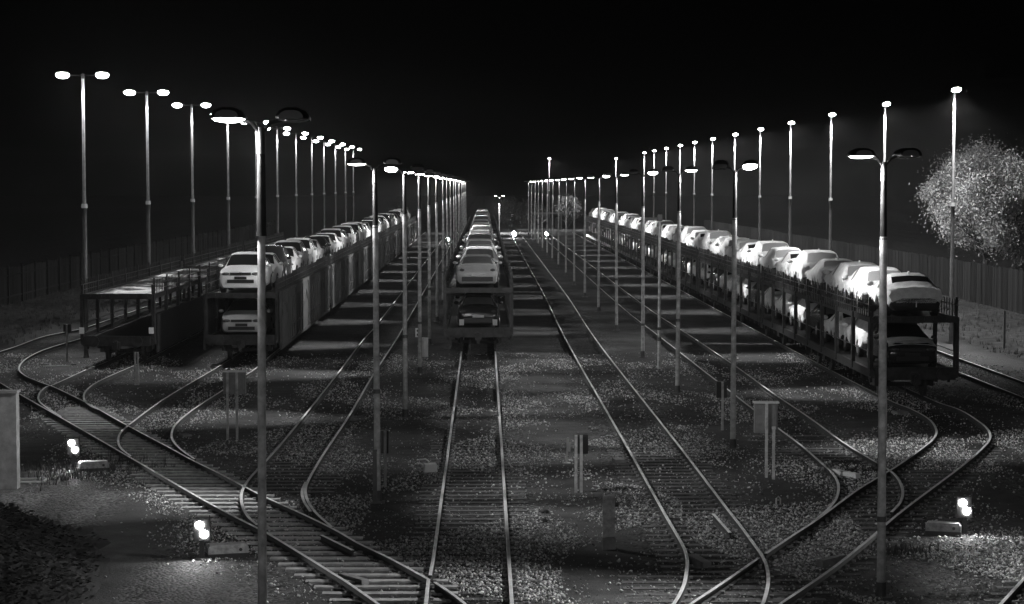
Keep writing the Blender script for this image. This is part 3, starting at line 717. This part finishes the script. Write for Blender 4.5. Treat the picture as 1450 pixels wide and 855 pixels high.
# ------------------------------------------------------------------ wagons (two-unit open double-deck car carriers)
WL = 29.3; LO, UP = 1.27, 3.06             # deck heights above the ground
def wagon_parts(side):
    """side: 'open' posts and rods, 'panel' closed flanks, 'low' low walls with end rails"""
    p = Proto('car_carrier_wagon'); half = WL / 2 - .55; W = 1.46
    b = MB().box((0, 0, LO - .06), (2.7, half * 2, .10))
    p.add('lower_deck', b.mesh('lower_deck', M['wagon']))
    for sx in (-1, 1):
        s_ = MB().box((sx * (W - .04), 0, LO - .12), (.12, half * 2, .28))
        for y in np.arange(-half + .8, half, 1.6): s_.box((sx * (W - .12), float(y), LO - .36), (.10, .12, .22))
        s_.box((sx * .9, 0, LO - .34), (.10, half * 1.9, .22))
        p.add('side_sill', s_.mesh('side_sill', M['wagon_steel']))
    b = MB().box((0, 0, UP - .05), (2.6, half * 2, .07)); 
    for sx in (-.7, .7): b.box((sx, 0, UP - .005), (.55, half * 2, .02))
    p.add('upper_deck', b.mesh('upper_deck', M['deck_patch' if side == 'low' else 'deck']))
    for sx in (-1, 1):
        s_ = MB().box((sx * (W - .05), 0, UP - .08), (.10, half * 2 + .1, .20))
        p.add('deck_edge', s_.mesh('deck_edge', M['wagon_steel']))
    for sy in (-1, 1):
        e = MB().box((0, sy * half, UP - .05), (2.84, .14, .22))
        for x in (-1.15, -.72, -.4, .4, .72, 1.15): e.box((x, sy * (half + .085), UP - .02), (.2, .04, .12))
        p.add('end_beam', e.mesh('end_beam', M['wagon_steel']))
    posts_y = np.linspace(-half + .12, half - .12, 9)
    for y in posts_y:
        for sx in (-1, 1):
            q = MB().box((sx * (W + .0), float(y), (LO + UP) / 2 - .08), (.12, .17, UP - LO + .22)).box((sx * (W + .02), float(y) + .16, (LO + UP) / 2 + .25), (.07, .05, UP - LO + .9))
            q.box((sx * (W - .03), float(y), UP + .18), (.07, .1, .5))
            if float(y) in (posts_y[0], posts_y[-1], posts_y[4]): q.box((sx * W, float(y) + .26, (LO + UP) / 2 - .1), (.10, .12, UP - LO + .2))
            p.add('post', q.mesh('post', M['wagon_steel']))
    for sx in (-1, 1):
        rl = MB()
        for y in np.arange(-half + .1, half, .42):
            rl.box((sx * (W + .01), float(y), UP + .30), (.035, .035, .62 + (.14 if int(y * 7) % 3 == 0 else 0)))
        rl.tube([(sx * (W + .01), -half, UP + .42), (sx * (W + .01), half, UP + .42)], .018, 6)
        rl.tube([(sx * (W + .01), -half, UP + .2), (sx * (W + .01), half, UP + .2)], .012, 6)
        rl.tube([(sx * (W + .01), -half, LO + .62), (sx * (W + .01), half, LO + .62)], .016, 6)
        p.add('railing', rl.mesh('railing', M['wagon_steel']))
    if side == 'panel':
        ys_ = np.linspace(-half + .35, half - .05, 9)
        for k in range(8):
            y0, y1 = float(ys_[k]), float(ys_[k + 1]); yc = (y0 + y1) / 2; ln = y1 - y0
            for sx in (1, -1):
                q = MB().box((sx * (W + .10), yc, 1.95), (.05, ln - .08, 2.45))
                q.box((sx * (W + .14), yc, 3.1), (.05, ln - .06, .14)).box((sx * (W + .14), yc, .80), (.05, ln - .06, .12))
                for yy in (y0 + .12, y1 - .12): q.box((sx * (W + .14), yy, 1.95), (.06, .12, 2.2))
                if k % 3 == 0:       # arched field
                    q.box((sx * (W + .128), yc, 1.5), (.02, ln * .62, 1.3))
                    q.tube([(sx * (W + .125), yc - ln * .31, 2.15), (sx * (W + .125), yc - ln * .18, 2.5), (sx * (W + .125), yc, 2.62), (sx * (W + .125), yc + ln * .18, 2.5), (sx * (W + .125), yc + ln * .31, 2.15)], .05, 6)
                else:
                    for u in (-.17, .17):
                        q.box((sx * (W + .14), yc + ln * u, 1.75), (.04, .06, 1.9))
                    q.box((sx * (W + .14), yc, 1.45), (.04, ln - .3, .08))
                p.add('side_panel', q.mesh('side_panel', M['wagon_panel'] if k % 4 != 2 else M['wagon']))
    if side == 'low':
        for sx in (1, -1):
            q = MB().box((sx * (W + .05), 0, 1.45), (.06, half * 1.9, 1.6)) if sx > 0 else MB().box((sx * (W + .05), 0, 1.2), (.06, half * 1.9, .5))
            p.add('side_wall', q.mesh('side_wall', M['wagon']))
    for sy in (-1, 1):
        hb = MB().box((0, sy * (half + .08), 1.18), (2.75, .18, .42)).box((0, sy * (half + .22), 1.0), (.3, .25, .3)).box((0, sy * (half + .32), .95), (.12, .2, .5)).box((-.35, sy * (half + .2), .62), (.04, .06, .5))
        p.add('head_stock', hb.mesh('head_stock', M['wagon_steel']))
        for sx in (-.88, .88):
            bf = MB().tube([(sx, sy * (half + .15), 1.2), (sx, sy * (half + .52), 1.2)], .09, 10).tube([(sx, sy * (half + .5), 1.2), (sx, sy * (half + .56), 1.2)], .23, 16)
            p.add('buffer', bf.mesh('buffer', M['wagon_steel'], True))
    for y in (-half + 2.2, -1.6, 1.6, half - 2.2):
        w_ = MB()
        for sx in (-.75, .75):
            w_.tube([(sx - .06, y, .60), (sx + .06, y, .60)], .42, 20)
            w_.box((sx * 1.28, y, .72), (.14, .9, .28))
        w_.tube([(-.9, y, .60), (.9, y, .60)], .08, 8)
        p.add('wheelset', w_.mesh('wheelset', M['wheel_steel'], True))
    return p
WAG = {s_: wagon_parts(s_) for s_ in ('open', 'panel', 'low')}
PLATE = MB().box((0, 0, 0), (.2, .03, .26)).mesh('tail_plate', M['plate_white'])
def train(X, y0, n, side, train_name, what):
    out = []
    for i in range(n):
        t = WAG[side].put(f'{what}, {ordinal(i + 1)} from the near end of the {train_name}', 'rail wagon', (X, y0 + WL / 2 + i * (WL + .25), 0), 0, f'wagons of the {train_name}')
        out.append(t)
    return out
def car_slots(y0, n_w):
    s_ = []
    for i in range(n_w):
        base = y0 + .75 + i * (WL + .25)
        for k in range(6): s_.append(base + 2.2 + k * 4.78 + random.uniform(-.06, .06))
    return s_

T1X, T3X, T6X, T0X = -10.05, -0.27, 14.6, -15.05
w1 = train(T1X, 87.0, 6, 'panel', 'left train', 'panel-sided double-deck car wagon')
w3 = train(T3X, 91.3, 6, 'open', 'centre train', 'open double-deck car wagon')
w6 = train(T6X, 71.0, 7, 'open', 'right train', 'open double-deck car wagon')
w0 = train(T0X, 86.3, 3, 'low', 'far-left train', 'empty low-walled car wagon')
for w, sx in ((w3[0], .72), (w0[0], 1.42)):
    for s_ in (-1, 1): link('tail_plate', PLATE, w, (s_ * sx, -WL / 2 + .36, 1.62))

# left train, noses towards the camera
kinds = ['suv', 'hatch', 'suv', 'hatch', 'sedan', 'suv', 'suv', 'hatch', 'sedan', 'hatch']
words = {'paint_white': 'white', 'paint_silver': 'silver', 'paint_grey': 'grey', 'paint_dark': 'dark'}
kw = {'suv': 'tall car', 'hatch': 'hatchback', 'sedan': 'saloon car'}
paints1 = ['paint_white', 'paint_silver', 'paint_dark', 'paint_white', 'paint_silver', 'paint_white', 'paint_grey', 'paint_dark', 'paint_white', 'paint_silver', 'paint_white']
for i, y in enumerate(car_slots(87.0, 6)):
    kd, pt = kinds[(i * 3) % 10] if i else 'suv', paints1[i % 11]
    lab = f'{words[pt]} {kw[kd]}, {ordinal(i + 1)} from the near end on the left train\'s upper deck'
    car_proto(kd, pt, 0 if y < 150 else 1).put(lab, 'car', (T1X + random.uniform(-.05, .05), y, UP + .005), 0, 'cars on the upper deck of the left train')
hood1 = car_proto('hatch', 'paint_silver', 0)
for i, y in enumerate(car_slots(87.0, 1)[:2]):
    hood1.put(f'silver hatchback, {ordinal(i + 1)} from the near end on the left train\'s lower deck', 'car', (T1X, y - .3, LO), 0, 'cars on the lower deck of the left train')
# centre train, tails towards the camera
paints3 = ['paint_silver', 'paint_white', 'paint_white', 'paint_silver', 'paint_white', 'paint_white', 'paint_grey']
for i, y in enumerate(car_slots(91.3, 6)):
    kd = ['sedan', 'suv', 'sedan', 'hatch', 'suv', 'sedan', 'suv', 'hatch'][i % 8]; pt = paints3[i % 7]
    lab = f'{words[pt]} {kw[kd]}, {ordinal(i + 1)} from the near end on the centre train\'s upper deck'
    car_proto(kd, pt, 0 if y < 150 else 1).put(lab, 'car', (T3X + random.uniform(-.05, .05), y, UP + .005), PI, 'cars on the upper deck of the centre train')
for i, y in enumerate(car_slots(91.3, 1)[:2]):
    car_proto('sedan', 'paint_dark', 0).put(f'dark saloon car, {ordinal(i + 1)} from the near end on the centre train\'s lower deck', 'car', (T3X, y, LO), PI, 'cars on the lower deck of the centre train')
# right train, cloth-covered, noses towards the camera
for i, y in enumerate(car_slots(71.0, 7)):
    kd = ['sedan', 'hatch', 'hatch', 'sedan', 'suv', 'sedan', 'hatch', 'suv'][i % 8]
    cl = 'cloth_grey' if i in (3, 4, 11, 17) else 'cloth'
    lab = f'{"grey" if cl != "cloth" else "white"} cloth-covered car, {ordinal(i + 1)} from the near end on the right train\'s upper deck'
    covered_proto(kd, cl, 0 if y < 140 else 1).put(lab, 'car', (T6X + random.uniform(-.05, .05), y, UP + .005), PI, 'covered cars on the upper deck of the right train')
hc = hood_cover_proto()
for i, y in enumerate(car_slots(71.0, 7)):
    if i == 0:
        hc.put('dark car with white bonnet cloth, at the near end of the right train\'s lower deck', 'car', (T6X, y - .1, LO), 0); continue
    if i % 4 == 3:
        car_proto('hatch', 'paint_dark', 0 if y < 140 else 1).put(f'bare dark car, {ordinal(i + 1)} from the near end on the right train\'s lower deck', 'car', (T6X, y, LO), PI, 'cars on the lower deck of the right train')
    else:
        covered_proto('hatch' if i % 2 else 'sedan', 'cloth', 0 if y < 140 else 1).put(f'white cloth-covered car, {ordinal(i + 1)} from the near end on the right train\'s lower deck', 'car', (T6X, y, LO), PI, 'cars on the lower deck of the right train')

# ------------------------------------------------------------------ fences
def fence_panel(ln, h, seed):
    r_ = random.Random(seed); b = MB(); n = int(ln / .16)
    for k in range(n):
        y = -ln / 2 + .08 + k * .16; hh = h + r_.uniform(-.07, .07)
        b.box((r_.uniform(-.012, .012), y, hh / 2), (.03, .135, hh), rz=r_.uniform(-.05, .05))
    for z in (.5, h - .45): b.box((.05, 0, z), (.05, ln, .1))
    return b.mesh('fence_panel', M['fence'])
FP = {h: [fence_panel(4.0, h, s_) for s_ in range(5)] for h in (2.3, 2.55)}
FPOST = MB().box((0.06, 0, 1.25), (.14, .14, 2.5)).mesh('post', M['fence'])
for X, h, lab in ((-30.2, 2.3, 'weathered upright-board fence behind the left row of masts'), (31.6, 2.55, 'weathered upright-board fence behind the right row of masts')):
    t = thing('fence', lab, 'fence', (X, 0, 0))
    for k in range(48):
        y = 112 + k * 4.05
        link('fence_panel', random.choice(FP[h]), t, (random.uniform(-.05, .05), y, 0)); link('post', FPOST, t, (0, y + 2.02, 0))

# ------------------------------------------------------------------ trees
def tree(name, label, X, Y, h, rad, crown_z, leaves, leaf_mat, ls=.14, bare=False, group=None):
    t = thing(name, label, 'tree', (X, Y, 0), random.random() * 6, group)
    b = MB(); tips = []
    def grow(p, d, ln, r, lev):
        q = p + d * ln; mid = p.lerp(q, .5) + Vector((random.uniform(-.1, .1), random.uniform(-.1, .1), 0)) * ln * .4
        b.tube([p, mid, q], [r, r * .8, r * .6], 6 if lev < 2 else 4, cap=False)
        if lev >= (4 if bare else 3): tips.append(q); return
        for k in range(random.choice((3, 4)) if lev else 6):
            a = random.random() * 6.28; e = random.uniform(.35, 1.0)
            nd = (d * .7 + Vector((math.cos(a) * e, math.sin(a) * e, random.uniform(-.1, .55)))).normalized()
            grow(p.lerp(q, random.uniform(.55, 1)), nd, ln * random.uniform(.55, .8), r * .55, lev + 1); 
        tips.append(q)
    grow(Vector((0, 0, 0)), Vector((0, 0, 1)), crown_z, h * .022, 0)
    link('trunk', b.mesh('trunk', M['bark'], True), t)
    if leaves:
        b = MB(); cl = []
        for _ in range(60 if leaves < 20000 else 95):
            while True:
                v = Vector((random.uniform(-1, 1), random.uniform(-1, 1), random.uniform(-1, 1)))
                if .45 < v.length < 1.0: break
            cl.append((Vector((v.x * rad * .9, v.y * rad * .9, (h + crown_z) / 2 + v.z * (h - crown_z) * .5)), rad * random.uniform(.12, .38)))
        for _ in range(leaves):
            c, r_ = random.choice(cl); v = Vector((random.gauss(0, 1), random.gauss(0, 1), random.gauss(0, .8))) * r_ * .55; p = c + v
            a = Vector((random.gauss(0, 1), random.gauss(0, 1), random.gauss(0, 1))).normalized(); w = a.cross(Vector((random.gauss(0, 1), random.gauss(0, 1), 1))).normalized()
            s_ = ls * random.uniform(.6, 1.3); b.quad(p - a * s_, p + w * s_ * .45, p + a * s_, p - w * s_ * .45)
        link('crown', b.mesh('crown', leaf_mat), t)
    return t
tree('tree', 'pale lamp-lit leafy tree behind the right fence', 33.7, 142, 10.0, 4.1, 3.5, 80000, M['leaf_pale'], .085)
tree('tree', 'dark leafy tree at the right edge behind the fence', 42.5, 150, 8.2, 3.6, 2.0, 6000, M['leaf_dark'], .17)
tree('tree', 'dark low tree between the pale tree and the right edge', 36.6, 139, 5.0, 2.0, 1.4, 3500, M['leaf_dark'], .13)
for i, (x, y, h) in enumerate(((-6.0, 350, 9), (-9.5, 356, 8), (-14, 352, 8), (4.2, 368, 5.5), (7.5, 352, 5.0), (14.5, 365, 5.5))):
    nm = ['bare tree at the far end left of the centre train, nearest to it', 'bare tree at the far end, second left of the centre train', 'bare tree at the far end, third left of the centre train',
          'low bushy tree at the far end just right of the centre train', 'low bushy tree at the far end behind the signal light', 'low bushy tree at the far end near the gantry'][i]
    if i < 3: tree('bare_tree', nm, x, y, h, 3, 2.2, 0, None, bare=True)
    else: tree('tree', nm, x, y, h, 2.4, 1.0, 2600, M['leaf'], .22)

# ------------------------------------------------------------------ signals and point machines
def dwarf_signal(X, Y, label, watt, s=1.0, group='lit dwarf shunting signals'):
    t = thing('shunting_signal', label, 'signal', (X, Y, 0), 0, group)
    link('post', MB().box((0, 0, .2), (.09, .09, .4)).box((0, 0, .02), (.24, .24, .04)).mesh('post', M['box_dark']), t)
    hb = MB(); hb.box((0, .06, .60), (.34, .16, .46), taper=.92).box((.16, .0, .85), (.02, .02, .10))
    head = link('signal_head', hb.mesh('signal_head', M['signal_face']), t)
    for x, z in ((-.04, .70), (.05, .52)):
        link('lens', MB().quad(*[(x + .082 * s * math.cos(a * PI / 9), -.036 - .02 * (s > 1.5), z + .082 * s * math.sin(a * PI / 9)) for a in range(18)]).mesh('lens', M['signal_lens']), head)
        if s < 1.5: link('visor', MB().box((x, -.045, z + .095), (.15, .05, .012)).mesh('visor', M['box_dark']), head)
    spot('signal_light', t, (0, -.16, .60), watt, 165, .4, .07, (R(-72), 0, 0))
    return t
def point_machine(c0, c1, label):
    mid = (c0 + c1) / 2; d = c1 - c0; ln = d.length
    t = thing('point_machine', label, 'point machine', (mid.x, mid.y, 0), math.atan2(d.y, d.x), 'point machines beside the signals')
    link('base', MB().box((0, 0, .05), (ln * 1.02, .42, .10)).mesh('base', M['box_dark']), t)
    b = MB().box((0, 0, .165), (ln, .36, .13)).box((0, 0, .25), (ln * .96, .32, .05), taper=.93)
    cv = link('cover', b.mesh('cover', M['box_pale']), t)
    link('badge', MB().tube([(ln * .3, -.182, .17), (ln * .3, -.190, .17)], .035, 12).mesh('badge', M['box_dark']), cv)
    link('drive_rod', MB().tube([(0, .2, .08), (0, .9, .08)], .025, 6).mesh('drive_rod', M['rail_side']), t)
q = P(286, 792); dwarf_signal(q.x, q.y, 'glaring dwarf signal at lower left, nearer of the left pair', W_SIG * 1.2)
q = P(104, 664); dwarf_signal(q.x, q.y, 'glaring dwarf signal near the concrete hut, farther of the left pair', W_SIG)
q = P(1365, 757); dwarf_signal(q.x, q.y, 'glaring dwarf signal at lower right beside the ladder track', W_SIG)
q = P(728, 337); dwarf_signal(q.x, q.y, 'bright far signal at the end of the empty track right of the centre train', W_SIG * 6, 3.0)
q = P(774, 337); dwarf_signal(q.x, q.y, 'bright far signal below the gantry on the right', W_SIG * 5, 2.2)
q = P(634, 345); s_ = dwarf_signal(q.x, q.y, 'bright far signal among the lamp posts left of the centre train', W_SIG * 4, 2.0); 
point_machine(P(293, 790), P(350, 787), 'pale point machine box beside the nearer left signal')
point_machine(P(112, 668), P(153, 666), 'pale point machine box beside the farther left signal')
point_machine(P(1311, 756), P(1361, 758), 'pale point machine box beside the right signal')

# ------------------------------------------------------------------ cabinets, posts, small things
q = P(24, 693); t = thing('utility_hut', 'plain concrete utility hut cut off by the left edge', 'hut', (q.x - .9, q.y + .2, 0))
link('wall', MB().box((0, 0, 1.2), (1.8, .36, 2.4)).mesh('wall', M['concrete']), t)
link('roof', MB().box((0, 0, 2.43), (1.86, .44, .06)).mesh('roof', M['concrete']), t)
link('door', MB().box((-.3, -.195, 1.05), (.85, .03, 2.0)).mesh('door', M['box_grey']), t)
q = P(40, 683); tag(link('ground_frame', MB().box((0, 0, .02), (.75, .06, .04)).box((0, .55, .02), (.75, .06, .04)).box((.38, .28, .02), (.06, .6, .04)).mesh('ground_frame', M['white']), None, (q.x, q.y, 0)), 'flat pale frame lying on the ground by the concrete hut', 'ground frame')

def cabinet(px_, py_, w, z0, z1, m, label, legs=(-.0,), d=.25, top=False, front_post=None, group=None):
    q = P(px_, py_); t = thing('track_cabinet', label, 'cabinet', (q.x, q.y, 0), 0, group)
    c = link('box', MB().box((0, .04 + d / 2, (z0 + z1) / 2), (w, d, z1 - z0)).mesh('box', M[m]), t)
    link('door', MB().box((0, .025, (z0 + z1) / 2), (w * .86, .02, (z1 - z0) * .86)).mesh('door', M[m]), c)
    if top: link('lid', MB().box((0, .04 + d / 2, z1 + .02), (w * 1.1, d * 1.2, .04)).mesh('lid', M['collar']), t)
    for x in legs: link('leg', MB().box((x, 0, z1 / 2), (.07, .06, z1)).mesh('leg', M['pole_grey']), t)
    if front_post is not None:
        link('stub_post', MB().box((front_post, -.35, .65), (.07, .07, 1.3)).box((front_post, -.35, 1.33), (.10, .10, .06)).mesh('stub_post', M['pole_grey']), t)
    return t
cabinet(332, 622, .66, 1.35, 2.0, 'box_grey', 'grey cabinet on legs between the rails, behind the near left post', (-.2, .08), top=True)
cabinet(1085, 676, .60, 1.15, 1.92, 'box_grey', 'grey cabinet on a post with a bright lid, right of the middle', (0,), top=True, front_post=.14)
cabinet(823, 697, .34, .95, 1.42, 'box_dark', 'small dark box on two posts beside the white stake', (.0, -.13), front_post=None)
cabinet(541, 690, .32, .85, 1.42, 'box_dark', 'small dark box on a post behind the second left yard lamp', (0.08,))
cabinet(1022, 609, .32, 1.0, 1.5, 'box_dark', 'small dark box on a pale thin post near the second right yard lamp', (0.02,))
cabinet(95, 511, .32, 1.25, 1.58, 'box_dark', 'dark box on a post among the leftmost rails', (0,))
cabinet(192, 545, .2, 1.0, 1.25, 'box_dark', 'short dark post with a small box before the empty wagon', (0, .1))
q = P(592, 524); t = thing('wall_box', 'pale electrical box hung on the fourth left yard lamp', 'electrical box', (q.x, q.y - .12, 0))
link('box', MB().box((.28, 0, .95), (.28, .2, .78)).mesh('box', M['white']), t); link('bracket', MB().box((.08, 0, 1.0), (.2, .05, .06)).mesh('bracket', M['galv']), t)
q = P(592, 524); t = thing('switch_box', 'small pale socket box higher up the fourth left yard lamp', 'electrical box', (q.x, q.y - .13, 0))
link('box', MB().box((0, 0, 1.55), (.2, .14, .36)).mesh('box', M['plate_white']), t)
link('socket', MB().tube([(0, -.075, 1.63), (0, -.09, 1.63)], .05, 10).tube([(0, -.075, 1.47), (0, -.09, 1.47)], .05, 10).mesh('socket', M['box_dark']), t)

def stake(px_, py_, h, w, m, label, lean=0.0, cat='post', name='marker_post', group=None):
    q = P(px_, py_); t = thing(name, label, cat, (q.x, q.y, 0), 0, group); t.rotation_euler = (0, lean, 0)
    link('shaft', MB().box((0, 0, h / 2), (w, w * .8, h), taper=.9).mesh('shaft', M[m]), t)
    link('cap', MB().box((0, 0, h + .02), (w * 1.15, w, .04)).mesh('cap', M[m]), t); return t
t = stake(802, 656, .66, .05, 'white', 'thin white stake standing right of the centre track', .06); link('flag', MB().box((.05, 0, .45), (.07, .02, .25)).mesh('flag', M['white']), t); link('foot', MB().box((0, 0, .015), (.22, .1, .03)).mesh('foot', M['white']), t)
q = P(862, 777); t = thing('marker_post', 'stout wooden marker post with a block foot near the bottom of the yard', 'post', (q.x, q.y, 0))
link('plank', MB().box((0, 0, .68), (.25, .12, .86)).mesh('plank', M['wood']), t); link('foot', MB().box((0, 0, .12), (.27, .2, .25)).mesh('foot', M['concrete']), t); link('bolt', MB().tube([(.13, 0, .93), (.2, 0, .93)], .05, 10).mesh('bolt', M['box_dark']), t)
stake(1247, 611, 1.45, .09, 'pole_grey', 'taller of two thin posts before the right train')
stake(1254, 614, 1.2, .07, 'pole_grey', 'shorter of two thin posts before the right train')
stake(531, 713, 1.25, .10, 'pole_dark', 'dark stub post against the foot of the second left yard lamp')
stake(1422, 493, 1.7, .1, 'pole_dark', 'dark post on the grass by the right fence')
q = P(607, 668); t = thing('canister', 'white canister lying with its loop handle beside the centre track', 'canister', (q.x, q.y, 0), .2)
link('body', MB().box((.04, 0, .11), (.36, .26, .22), taper=.88, rx=.08).mesh('body', M['plate_white']), t)
link('handle', MB().tube([(-.14, 0, .2), (-.26, 0, .24), (-.24, 0, .33), (-.08, 0, .34), (.02, 0, .27), (-.02, 0, .22)], .022, 6).mesh('handle', M['plate_white'], True), t)
q = P(1102, 714); t = thing('hook_bollard', 'small pale hooped bollard left of the right ladder track', 'bollard', (q.x, q.y, 0))
link('hoop', MB().tube([(-.05, 0, 0), (-.05, 0, .14), (0, 0, .19), (.05, 0, .14), (.05, 0, 0)], .02, 6).mesh('hoop', M['plate_white'], True), t)
def slab(px_, py_, dims, rz, m, label, name='concrete_slab', cat='slab', tilt=0):
    q = P(px_, py_); o = link(name, MB().box((0, 0, dims[2] / 2), dims, taper=.94, rx=tilt).mesh(name, M[m]), None, (q.x, q.y, 0), (0, 0, rz)); return tag(o, label, cat)
slab(876, 654, (.28, .45, .09), .2, 'concrete', 'small pale slab beside the empty track right of the centre')
slab(302, 520, (.42, .5, .12), .3, 'concrete', 'pale slab in front of the left train')
slab(1275, 586, (.4, .5, .1), .2, 'concrete', 'pale slab in front of the right train')
slab(68, 586, (.5, .3, .10), .0, 'concrete', 'pale block beside the outer ladder rail near the hut')
slab(990, 800, (.20, .75, .14), .35, 'concrete', 'grey wedge cover inside the curving right rails', 'wedge_cover', 'cover', .08)
slab(1178, 800, (.16, .9, .16), -.75, 'concrete', 'grey long cover along the right ladder rail', 'rail_cover', 'cover')
slab(500, 823, (.16, .9, .10), .62, 'concrete', 'grey long cover inside the left ladder rail', 'rail_cover', 'cover')
slab(1190, 672, (.14, 1.6, .12), .45, 'white', 'pale bar beside the bend of the second right track', 'rail_bar', 'bar')
slab(262, 617, (.3, .45, .05), .5, 'concrete', 'pale flat plate between the left ladder rails', 'plate', 'plate')
slab(82, 519, (1.2, .08, .05), .05, 'white', 'thin pale plank on the ground among the leftmost rails', 'plank', 'plank')
slab(62, 517, (.3, .3, .06), .6, 'concrete', 'pale scrap on the ground left of the thin plank', 'scrap', 'debris')
slab(104, 517, (.25, .25, .07), .2, 'concrete', 'pale scrap on the ground right of the thin plank', 'scrap', 'debris')
for (x, y, lab) in ((770, 726, 'upper of two dark round lids right of the centre track'), (768, 739, 'lower of two dark round lids right of the centre track')):
    q = P(x, y); t = thing('round_lid', lab, 'lid', (q.x, q.y, 0)); link('rim', MB().tube([(0, 0, 0), (0, 0, .05)], [.13, .12], 16).mesh('rim', M['box_dark']), t); link('dome', MB().ball((0, 0, .05), (.10, .10, .04), 12, 6).mesh('dome', M['tyre'], True), t)

# far gantry with a small hut
t = thing('signal_gantry', 'far portal gantry with hanging boards at the right end of the yard', 'gantry', (10.3, 345, 0))
for x in (-2.2, 2.2): link('leg', MB().box((x, 0, 1.5), (.2, .2, 3.0)).mesh('leg', M['box_grey']), t)
link('beam', MB().box((0, 0, 3.0), (5.4, .25, .3)).mesh('beam', M['box_grey']), t)
for x in (-1.2, .3, 1.4): link('board', MB().box((x, -.1, 1.4), (.5, .06, 1.6)).mesh('board', M['box_dark']), t)

# ------------------------------------------------------------------ night air
hz = MB().box((0, 330, 8.5), (300, 760, 19))
m = bpy.data.materials.new('night_haze'); m.use_nodes = True; nt = m.node_tree
for n in list(nt.nodes):
    if n.type != 'OUTPUT_MATERIAL': nt.nodes.remove(n)
out = [n for n in nt.nodes if n.type == 'OUTPUT_MATERIAL'][0]
pv = nt.nodes.new('ShaderNodeVolumePrincipled'); pv.inputs['Color'].default_value = (.85, .85, .85, 1); pv.inputs['Density'].default_value = 0.00042; pv.inputs['Anisotropy'].default_value = 0.75
nt.links.new(pv.outputs[0], out.inputs['Volume'])
h = link('haze', hz.mesh('haze', m)); tag(h, 'thin night haze lit by the yard lamps', 'haze', kind='stuff')

# ------------------------------------------------------------------ night sky
w = bpy.data.worlds.new('World'); S.world = w; w.use_nodes = True; nt = w.node_tree
bg = nt.nodes['Background']; sk = nt.nodes.new('ShaderNodeTexSky'); sk.sky_type = 'NISHITA'; sk.sun_disc = False
sk.sun_elevation = R(-8); sk.sun_rotation = R(180)
bwn = nt.nodes.new('ShaderNodeRGBToBW'); nt.links.new(sk.outputs[0], bwn.inputs[0]); nt.links.new(bwn.outputs[0], bg.inputs['Color'])
bg.inputs['Strength'].default_value = 0.0003

# ------------------------------------------------------------------ render settings
S.render.engine = 'CYCLES'; c = S.cycles
c.use_denoising = True; c.max_bounces = 4; c.diffuse_bounces = 2; c.glossy_bounces = 2; c.volume_bounces = 0; c.transmission_bounces = 2
c.sample_clamp_indirect = 2.0; c.sample_clamp_direct = 0.0; c.caustics_reflective = False; c.caustics_refractive = False
try: c.use_light_tree = True
except Exception: pass
vs = S.view_settings; vs.view_transform = 'Standard'; vs.look = 'None'; vs.gamma = 1.0; vs.exposure = 0.0; vs.use_curve_mapping = False
